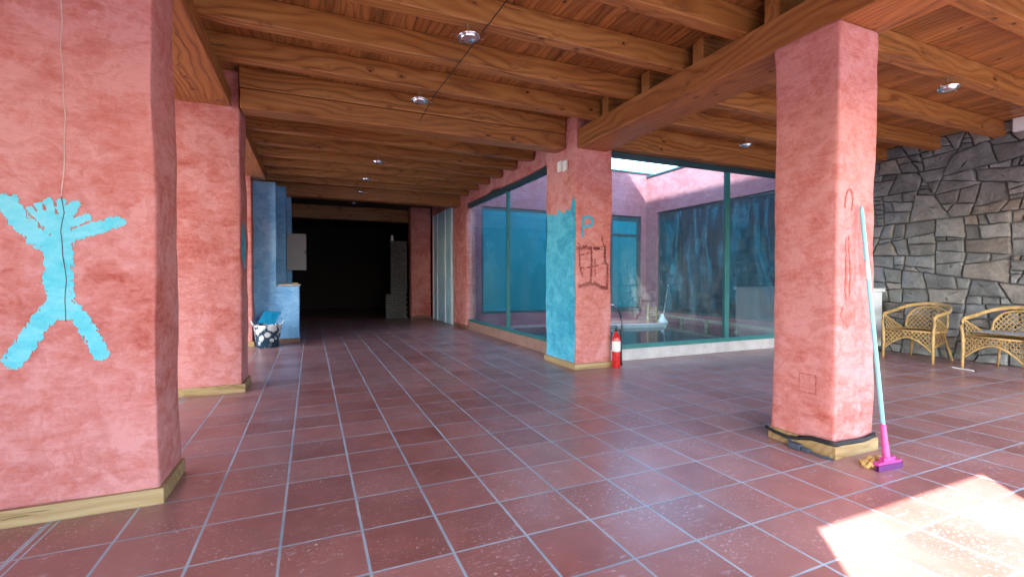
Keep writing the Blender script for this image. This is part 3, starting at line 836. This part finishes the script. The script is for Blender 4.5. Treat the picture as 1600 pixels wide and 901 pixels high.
bm = BM(); plaster_box(bm, -2.6, -.385, 11.1, 11.4, 0, 3.2, r=.012)
tag(link('recess_wall', bm, M['blue_wall'], smooth=True), 'darkest blue wall, farthest back beside the dark room', 'wall', kind='thing')
o = empty('electrical_panel', (-.26, 10.2, 1.33)); tag(o, 'grey metal cabinet door standing open beside the blue wall', 'cabinet door', kind='thing')
bm = BM(); box(bm, -.435, -.085, 10.115, 10.145, 1.34, 2.06, .004); link('door', bm, M['grey_panel'], o)
bm = BM(); box(bm, -.112, -.092, 10.10, 10.114, 1.66, 1.74, .003); link('latch', bm, M['black'], o)

o = empty('tub', (-.69, 8.92, 0)); tag(o, 'flower patterned tub standing in front of the blue wall', 'tub', kind='thing')
bm = BM(); lathe(bm, [(.155, 0), (.175, .01), (.215, .36), (.225, .37), (.225, .385), (.205, .385), (.165, .02)], (0, 0, 0), 28)
link('bucket', bm, M['tub'], o, smooth=True, keep_world=False)
for s_ in (-1, 1):
    bm = BM(); tube(bm, [(s_ * .205, -.05, .36), (s_ * .235, -.05, .42), (s_ * .25, 0, .445), (s_ * .235, .05, .42), (s_ * .205, .05, .36)], .010, 7)
    link('handle', bm, M['white'], o, smooth=True, keep_world=False)
bm = BM()
g = [[None] * 9 for _ in range(9)]
for i in range(9):
    for j in range(9):
        u, v = i / 8 - .5, j / 8 - .5
        g[i][j] = bm.verts.new((-.69 + .03 + u * .26 + v * .10, 8.90 + v * .16, .40 + .20 * (v + .5) - .04 * u + .03 * noise.noise(Vector((u * 5, v * 5, 0)))))
for i in range(8):
    for j in range(8): bm.faces.new((g[i][j], g[i + 1][j], g[i + 1][j + 1], g[i][j + 1]))
r = bmesh.ops.solidify(bm, geom=bm.faces[:], thickness=.05)
tag(link('foam_pad', bm, M['tub_blue'], smooth=True), 'bright blue pad sticking out of the flowered tub', 'pad', kind='thing')

# door leaf, brick chimney
o = empty('panel_door', (3.25, 12.3, 0)); tag(o, 'tall blue door with white edging against the far right wall', 'door', kind='thing')
bm = BM(); box(bm, 3.262, 3.29, 11.25, 13.2, .01, 2.98, .003); link('leaf', bm, plain_mat('blue_door_paint', (.36, .64, .80), .5, var=.2, scale=2), o)
for a, b in ((11.24, 11.36), (11.86, 11.91), (12.70, 12.74), (13.15, 13.21)):
    bm = BM(); box(bm, 3.245, 3.261, a, b, .012, 2.978, .002); link('white_strip', bm, M['white'], o)
bm = BM(); box(bm, 3.247, 3.260, 11.93, 12.68, 1.25, 2.25, .002); link('inset_panel', bm, plain_mat('blue_inset', (.42, .72, .84), .4, var=.2), o)
bm = BM(); box(bm, 3.30, 3.45, 11.18, 13.50, 0, 3.24)
tag(link('corridor_wall', bm, M['pink']), 'red wall behind the tall blue door', 'wall', kind='thing')

o = empty('brick_stack', (2.3, 14.0, 0)); tag(o, 'grey brick stack with a stepped base inside the dark room', 'brick stack', kind='thing')
def bricks(x0, x1, y0, y1, z0, z1):
    bm = BM(); rr = random.Random(3); z = z0; row = 0
    while z < z1 - .03:
        x = x0 - (.12 if row % 2 else 0)
        while x < x1:
            a, b = max(x, x0), min(x + .235, x1)
            if b - a > .03:
                j = rr.uniform(-.012, .012)
                box(bm, a + .004, b - .004, y0 + j, y1 + j, z + .004, min(z + .068, z1), .006)
            x += .24
        z += .072; row += 1
    return bm
link('base', bricks(1.99, 2.62, 13.78, 14.05, 0, .72), M['brick'], o)
link('shaft', bricks(2.14, 2.62, 13.80, 14.04, .722, 2.28), M['brick'], o)
bm = BM(); lathe(bm, [(.05, 0), (.055, .015), (.03, .10), (.045, .11), (.03, .16), (.012, .18)], (2.2, 13.92, 2.282), 14)
tag(link('white_lantern', bm, M['white'], smooth=True), 'small white lamp on top of the brick stack', 'lamp', kind='thing')

# ------------------------------------------------------------------ lamps on the joists
def lamp():
    o = empty('spot_lamp', (0, 0, 0))
    bm = BM(); lathe(bm, [(.012, .050), (.035, .046), (.065, .028), (.083, .006), (.086, 0), (.083, -.006), (.074, -.004)], (0, 0, 0), 28)
    link('reflector', bm, M['chrome'], o, smooth=True)
    bm = BM(); lathe(bm, [(.072, -.003), (.060, -.018), (.035, -.030), (.004, -.034)], (0, 0, 0), 24)
    link('lens', bm, M['lens'], o, smooth=True)
    for s_ in (-1, 1):
        bm = BM(); tube(bm, [(s_ * .084, 0, 0), (s_ * .125, 0, .002)], .004, 6); link('clip', bm, M['steel'], o)
    bm = BM(); tube(bm, [(0, 0, .048), (0, 0, .095)], .005, 6); link('stem', bm, M['steel'], o)
    return o
def copy_tree(o, parent=None):
    c = o.copy(); COL.objects.link(c)
    if parent:
        c.parent = parent; c.matrix_parent_inverse = o.matrix_parent_inverse.copy()
    for ch in list(o.children): copy_tree(ch, c)
    return c
L0 = lamp()
LP = [(1.10, 3.34, 2.977, 'chrome spot lamp under the joists nearest the camera, large'),
      (1.03, 4.72, 2.977, 'chrome spot lamp on the joist just in front of the cross beam'),
      (.97, 7.44, 2.977, 'first chrome spot lamp behind the cross beam'),
      (.93, 8.78, 2.977, 'middle one of the three chrome spot lamps in the far bay'),
      (.97, 10.14, 2.977, 'chrome spot lamp nearest the dark room lintel'),
      (1.03, 12.8, 3.155, 'tiny lamp glinting inside the dark room'),
      (5.42, 4.50, 2.977, 'chrome spot lamp before the right glazed wall'),
      (5.58, 2.40, 2.977, 'chrome spot lamp to the right of the free-standing pillar')]
for k, (x, y, z, lab) in enumerate(LP):
    o = L0 if k == 0 else copy_tree(L0)
    if k == 7: y = 2.40
    o.location = (x, y, z)
    o.rotation_euler = (R(random.uniform(-6, 6)), R(random.uniform(-6, 6)), R(random.uniform(-12, 12)))
    tag(o, lab, 'spot lamp', 'spot lamps on the ceiling', 'thing')
bm = BM()
wp = []
for y0, z0 in ((2.02, ZJ), (2.64, ZJ), (3.40, ZJ), (4.08, ZJ), (4.72, ZJ), (5.36, 3.0), (5.462, 2.93)):
    wp.append((1.27 - .03 * (y0 - 2), y0, z0 - .006))
tube(bm, wp, .004, 6)
tag(link('lamp_wire', bm, M['black']), 'thin dark wire slung under the joists past the lamps', 'wire', kind='thing')

# ------------------------------------------------------------------ wicker armchairs
def chair():
    A, Bk = .325, .29
    o = empty('wicker_armchair')
    def plan(th, s_=1.0):
        sg = 1 if th >= 0 else -1; a = abs(th)
        if a <= 90:
            t = R(a); x = A * math.sin(t) ** .85 if a > 0 else 0; y = -.0 + Bk * math.cos(t) ** .9 if a < 90 else 0
        else:
            x = A; y = -.28 * (a - 90) / 40
        return sg * x * s_, y * (s_ if y > 0 else 1)
    def railz(th):
        a = abs(th) / 130
        return .81 - .10 * min(1, a / .65) ** 1.5 - .05 * max(0, (a - .65) / .35)
    def S(th, z):
        h = (z - .43) / .36
        s_ = .87 + .13 * max(-.4, min(1.1, h))
        x, y = plan(th, s_); return Vector((x, y, z))
    # arm and back rail: two canes side by side
    bm = BM()
    for off in (0, .022):
        pts = []
        for k in range(-26, 27):
            th = k * 5; p = S(th, railz(th)); pts.append((p.x, p.y, p.z - off * .9))
        for tail in (0, 1):
            e = pts[-1] if tail else pts[0]
            ext = [(e[0] * .995, -.315, e[2] - .035), (e[0] * .98, -.325, e[2] - .10)]
            pts = pts + ext if tail else ext[::-1] + pts
        tube(bm, pts, .014, 7)
    link('arm_rail', bm, M['rattan'], o, smooth=True)
    for s_ in (-1, 1):
        bm = BM(); tube(bm, [(s_ * .317, -.325, .57), (s_ * .300, -.32, .43), (s_ * .296, -.315, .25), (s_ * .300, -.32, 0)], [.017, .018, .018, .015], 8)
        link('leg', bm, M['rattan'], o, smooth=True)
        bm = BM(); tube(bm, [(s_ * .17, .20, .44), (s_ * .20, .235, .26), (s_ * .25, .30, .0)], [.017, .017, .014], 8)
        link('leg', bm, M['rattan'], o, smooth=True)
    bm = BM()   # seat ring and woven seat
    ring = [(-.29, -.30, .425)] + [tuple(S(th, .425)) for th in range(-90, 91, 10)] + [(.29, -.30, .425)]
    tube(bm, ring, .016, 7, closed=True)
    link('seat_ring', bm, M['rattan'], o, smooth=True)
    bm = BM(); c = bm.verts.new((0, -.03, .405)); vs = [bm.verts.new((p[0] * .98, p[1] * .98, .425)) for p in ring]
    for a, b in zip(vs, vs[1:] + vs[:1]): bm.faces.new((a, b, c))
    bmesh.ops.solidify(bm, geom=bm.faces[:], thickness=.012)
    link('seat', bm, M['rattan_dark'], o)
    def lattice(bm, fn, inside, u0, u1, v0, v1, pitch=.052, slope=1.25, r=.0075):
        for sg in (-1, 1):
            c0 = (v0 - slope * u1) if sg > 0 else (v0 + slope * u0)
            c1 = (v1 - slope * u0) if sg > 0 else (v1 + slope * u1)
            c = c0
            while c < c1:
                run = []
                n = 40
                for k in range(n + 1):
                    u = u0 + (u1 - u0) * k / n; v = sg * slope * u + c
                    ok = inside(u, v)
                    if ok: run.append(fn(u, v) + Vector((0, 0, .0)))
                    if (not ok or k == n) and run:
                        if len(run) > 1: tube(bm, run, r, 4, flat=.45)
                        run = []
                c += pitch * slope
    # back panel: arch
    TH = 56.0; RU = .0052      # metres of arc per degree
    def atop(u): return .44 + .31 * max(0, 1 - (abs(u) / (TH * RU)) ** 2.4) ** .5
    f_back = lambda u, v: S(u / RU, v)
    bm = BM(); lattice(bm, f_back, lambda u, v: .42 < v < atop(u), -TH * RU, TH * RU, .42, .76)
    arch = [f_back(TH * RU * math.sin(R(a)), atop(TH * RU * math.sin(R(a)))) for a in range(-90, 91, 9)]
    tube(bm, arch, .014, 7)
    link('back_panel', bm, M['rattan'], o, smooth=True)
    # side panels: triangles, tall at the front
    for sg in (-1, 1):
        u0, u1 = 70 * RU, 130 * RU
        def stop_(u): return .43 + max(0, (u - u0) / (u1 - u0)) * .20
        f_side = lambda u, v, sg=sg: S(sg * u / RU, v)
        bm = BM(); lattice(bm, f_side, lambda u, v: .30 - .1 * (u - u0) / (u1 - u0) < v < stop_(u), u0, u1, .2, .66)
        tube(bm, [f_side(u0 + (u1 - u0) * k / 8, stop_(u0 + (u1 - u0) * k / 8)) for k in range(9)], .012, 7)
        tube(bm, [f_side(u0 + (u1 - u0) * k / 8, .30 - .1 * k / 8) for k in range(9)], .012, 7)
        link('side_panel', bm, M['rattan'], o, smooth=True)
    # apron under the front of the seat, arched below
    def abot(x): return .335 - .19 * (abs(x) / .29) ** 1.7
    f_ap = lambda u, v: Vector((u, -.315, v))
    bm = BM(); lattice(bm, f_ap, lambda u, v: abot(u) < v < .42, -.29, .29, .12, .42)
    tube(bm, [f_ap(-.29 + .58 * k / 16, abot(-.29 + .58 * k / 16)) for k in range(17)], .012, 7)
    link('apron', bm, M['rattan'], o, smooth=True)
    return o
c1 = chair(); c1.location = (8.10, 3.76, 0); c1.rotation_euler = (0, 0, R(-90))
tag(c1, 'wicker armchair without a cushion, next to the pale cabinet', 'armchair', 'wicker armchairs along the stone wall', 'thing')
c2 = copy_tree(c1); c2.location = (8.02, 2.80, 0); c2.rotation_euler = (0, 0, R(-96))
tag(c2, 'wicker armchair with a pale folded cushion on its seat', 'armchair', 'wicker armchairs along the stone wall', 'thing')
bm = BM()
g = [[None] * 11 for _ in range(11)]
for i in range(11):
    for j in range(11):
        u, v = i / 10 - .5, j / 10 - .5
        x, y = u * .50, v * .46 - .06
        p = Matrix.Rotation(R(-96), 3, 'Z') @ Vector((x, y, 0))
        g[i][j] = bm.verts.new((8.02 + p.x, 2.80 + p.y, .488 + .010 * noise.noise(Vector((u * 4, v * 4, 3))) + .012 * (1 - (2 * u) ** 4) * (1 - (2 * v) ** 4)))
for i in range(10):
    for j in range(10): bm.faces.new((g[i][j], g[i + 1][j], g[i + 1][j + 1], g[i][j + 1]))
bmesh.ops.solidify(bm, geom=bm.faces[:], thickness=.042)
tag(link('seat_cushion', bm, M['cushion'], smooth=True), 'thin pale blue cushion lying on the wicker seat', 'cushion', kind='thing')
bm = BM(); tube(bm, [(7.70, 3.22, .008), (7.64, 2.98, .008)], .007, 6)
tag(link('cane_stick', bm, M['paper']), 'thin white stick lying on the floor by the chair leg', 'stick', kind='thing')

# pale chest cabinet behind the free-standing pillar
o = empty('chest_freezer', (7.95, 4.8, 0)); tag(o, 'pale chest cabinet on castors against the glass, half hidden by the pillar', 'cabinet', kind='thing')
bm = BM(); box(bm, 7.45, 8.43, 4.42, 5.25, .085, .955, .012); link('body', bm, M['white'], o)
bm = BM(); box(bm, 7.42, 8.46, 4.39, 5.27, .957, 1.015, .012); link('lid', bm, M['white'], o)
for x in (7.52, 8.37):
    for y in (4.48, 5.18):
        bm = BM(); lathe(bm, [(.036, -.016), (.042, -.010), (.042, .010), (.036, .016)], (x, y, .042), 16, Matrix.Rotation(R(90), 3, 'X'))
        box(bm, x - .022, x + .022, y - .022, y + .022, .075, .084)
        link('castor', bm, M['paper'], o, smooth=True)

# ------------------------------------------------------------------ fire extinguisher
ex, ey = 3.668, 4.992
o = empty('fire_extinguisher', (ex, ey, 0)); tag(o, 'red fire extinguisher standing beside the P pillar', 'extinguisher', kind='thing')
bm = BM(); lathe(bm, [(.050, 0), (.055, .012), (.055, .36), (.049, .405), (.034, .435), (.026, .448), (.024, .475)], (ex, ey, 0), 28)
link('cylinder', bm, M['red'], o, smooth=True)
bm = BM(); lathe(bm, [(.0555, .215), (.0566, .217), (.0566, .348), (.0555, .35)], (ex, ey, 0), 28); link('label_band', bm, M['paper'], o, smooth=True)
bm = BM(); lathe(bm, [(.028, .476), (.028, .50), (.016, .505), (.016, .52)], (ex, ey, 0), 16); box(bm, ex - .085, ex + .02, ey - .011, ey + .011, .52, .532, .003); box(bm, ex - .075, ex + .01, ey - .010, ey + .010, .545, .556, .003)
link('valve', bm, M['black'], o)
bm = BM(); tube(bm, [(ex + .02, ey, .495), (ex + .06, ey, .49), (ex + .088, ey + .01, .43), (ex + .095, ey + .02, .25), (ex + .098, ey + .02, .06), (ex + .10, ey + .02, .02)], [.011] * 4 + [.014, .018], 8)
link('hose', bm, M['black'], o, smooth=True)

# ------------------------------------------------------------------ squeegee, cloth, cable
o = empty('floor_squeegee', (3.235, 1.67, 0)); tag(o, 'pale blue floor squeegee with a pink head leaning on the pillar', 'squeegee', kind='thing')
P0, P1 = Vector((3.236, 1.66, .05)), Vector((3.312, 1.868, 1.64))
bm = BM(); tube(bm, [P0 + (P1 - P0) * .06, P1 - (P1 - P0) * .02, P1], [.0125, .0125, .006], 12); link('handle', bm, M['pole_blue'], o, smooth=True)
bm = BM(); q = P0 + (P1 - P0) * .70; tube(bm, [q, q + (P1 - P0) * .075], .0138, 12); link('white_sleeve', bm, M['white'], o, smooth=True)
bm = BM(); tube(bm, [P0 + (P1 - P0) * .0, P0 + (P1 - P0) * .05, P0 + (P1 - P0) * .135], [.022, .019, .0155], 12)
ang = R(-4)
def bar(bm, L, d0, d1, z0, z1):
    vs = box(bm, -L, L, d0, d1, z0, z1, 0)
    Mx = Matrix.Translation((3.236, 1.655, 0)) @ Matrix.Rotation(ang, 4, 'Z')
    for v in vs: v.co = Mx @ v.co
bar(bm, .105, -.016, .016, .030, .050); bar(bm, .050, -.013, .014, .050, .074)
link('head', bm, M['pinkplastic'], o)
bm = BM(); bar(bm, .110, -.022, -.015, .0, .036); bar(bm, .110, -.006, .002, .0, .029)
link('rubber_blade', bm, M['purple'], o)
bm = BM()
for k, (cx, cy, L, a) in enumerate([(3.17, 1.70, .07, .3), (3.21, 1.74, .08, -.2), (3.29, 1.73, .07, .5), (3.14, 1.73, .05, 1.2)]):
    pts = []
    for t in range(9):
        u = t / 8 - .5
        pts.append((cx + math.cos(a) * u * 2 * L * .7, cy + math.sin(a) * u * L + .012 * math.sin(u * 9 + k), .020 + .012 * math.sin(t * 1.3 + k)))
    tube(bm, pts, [.008 + .012 * math.sin(math.pi * (t + .4) / 9) for t in range(9)], 9)
tag(link('floor_cloth', bm, M['cloth'], smooth=True), 'yellow rag crumpled on the tiles behind the squeegee', 'cloth', kind='thing')
o = empty('cable', (3.08, 2.1, 0)); tag(o, 'dark cable draped round the skirting of the free-standing pillar', 'cable', kind='thing')
bm = BM()
pts = [(3.50, 1.872, .105), (3.44, 1.868, .092), (3.36, 1.866, .088), (3.24, 1.866, .092), (3.14, 1.864, .098), (3.085, 1.862, .096), (3.076, 1.92, .094), (3.073, 2.02, .092), (3.070, 2.10, .07), (3.060, 2.18, .055), (3.066, 2.28, .06), (3.08, 2.36, .075)]
tube(bm, pts, .012, 8)
tube(bm, [(p[0] - .006, p[1] - .004, p[2] + .013) for p in pts[:9]], .009, 8)
link('strands', bm, M['black'], o, smooth=True)
bm = BM(); box(bm, 3.015, 3.055, 2.06, 2.15, .0, .042, .008); box(bm, 3.02, 3.05, 2.00, 2.055, .004, .03, .006); tube(bm, [(3.035, 2.00, .016), (3.03, 1.94, .010), (3.05, 1.86, .008)], .008, 7); tube(bm, [(3.04, 2.14, .03), (3.055, 2.16, .05), (3.062, 2.19, .056)], .008, 7)
link('plug', bm, plain_mat('grey_blue_plastic', (.05, .07, .10), .4), o)

# unseen slab added as a blocker: it keeps the sun off most of the courtyard
bm = BM(); box(bm, 1.0, 2.0, -2.5, 9.0, 3.622, 11.05)
tag(link('sun_blocker', bm, M['shell']), kind='structure')

# ------------------------------------------------------------------ camera, sky, sun
cam = bpy.data.cameras.new('camera'); co = bpy.data.objects.new('camera', cam); COL.objects.link(co)
cam.sensor_width = 36; cam.lens = 720.46 / 1600 * 36; cam.clip_start = .05; cam.clip_end = 400
co.location = (0, 0, H)
co.rotation_euler = (R(90 - 1.173), 0, R(-23.537))
scene.camera = co

EL = R(38); D = Vector((.66, .75, 0)).normalized()
d = Vector((D.x * math.cos(EL), D.y * math.cos(EL), -math.sin(EL)))
sun = bpy.data.lights.new('sun', 'SUN'); sun.energy = 2.35; sun.angle = R(.5); sun.color = (1, .94, .86)
so = bpy.data.objects.new('sun', sun); COL.objects.link(so); so.rotation_euler = d.to_track_quat('-Z', 'Y').to_euler(); so.location = (-10, -12, 12)
w = bpy.data.worlds.new('World'); scene.world = w; w.use_nodes = True
nt = w.node_tree
sky = nt.nodes.new('ShaderNodeTexSky'); sky.sky_type = 'NISHITA'; sky.sun_disc = False
sky.sun_elevation = EL; sky.sun_rotation = math.atan2(-D.x, -D.y)
bg = nt.nodes['Background']; bg.inputs[1].default_value = .15
nt.links.new(sky.outputs[0], bg.inputs[0])

vs_ = scene.view_settings
vs_.view_transform = 'Standard'; vs_.look = 'None'; vs_.gamma = 1; vs_.exposure = 3.7
scene.render.engine = 'CYCLES'
cy = scene.cycles
cy.max_bounces = 10; cy.diffuse_bounces = 6; cy.glossy_bounces = 5; cy.transparent_max_bounces = 16; cy.transmission_bounces = 6
cy.use_guiding = True; cy.use_denoising = True; cy.sample_clamp_indirect = 8; cy.caustics_reflective = False; cy.caustics_refractive = False
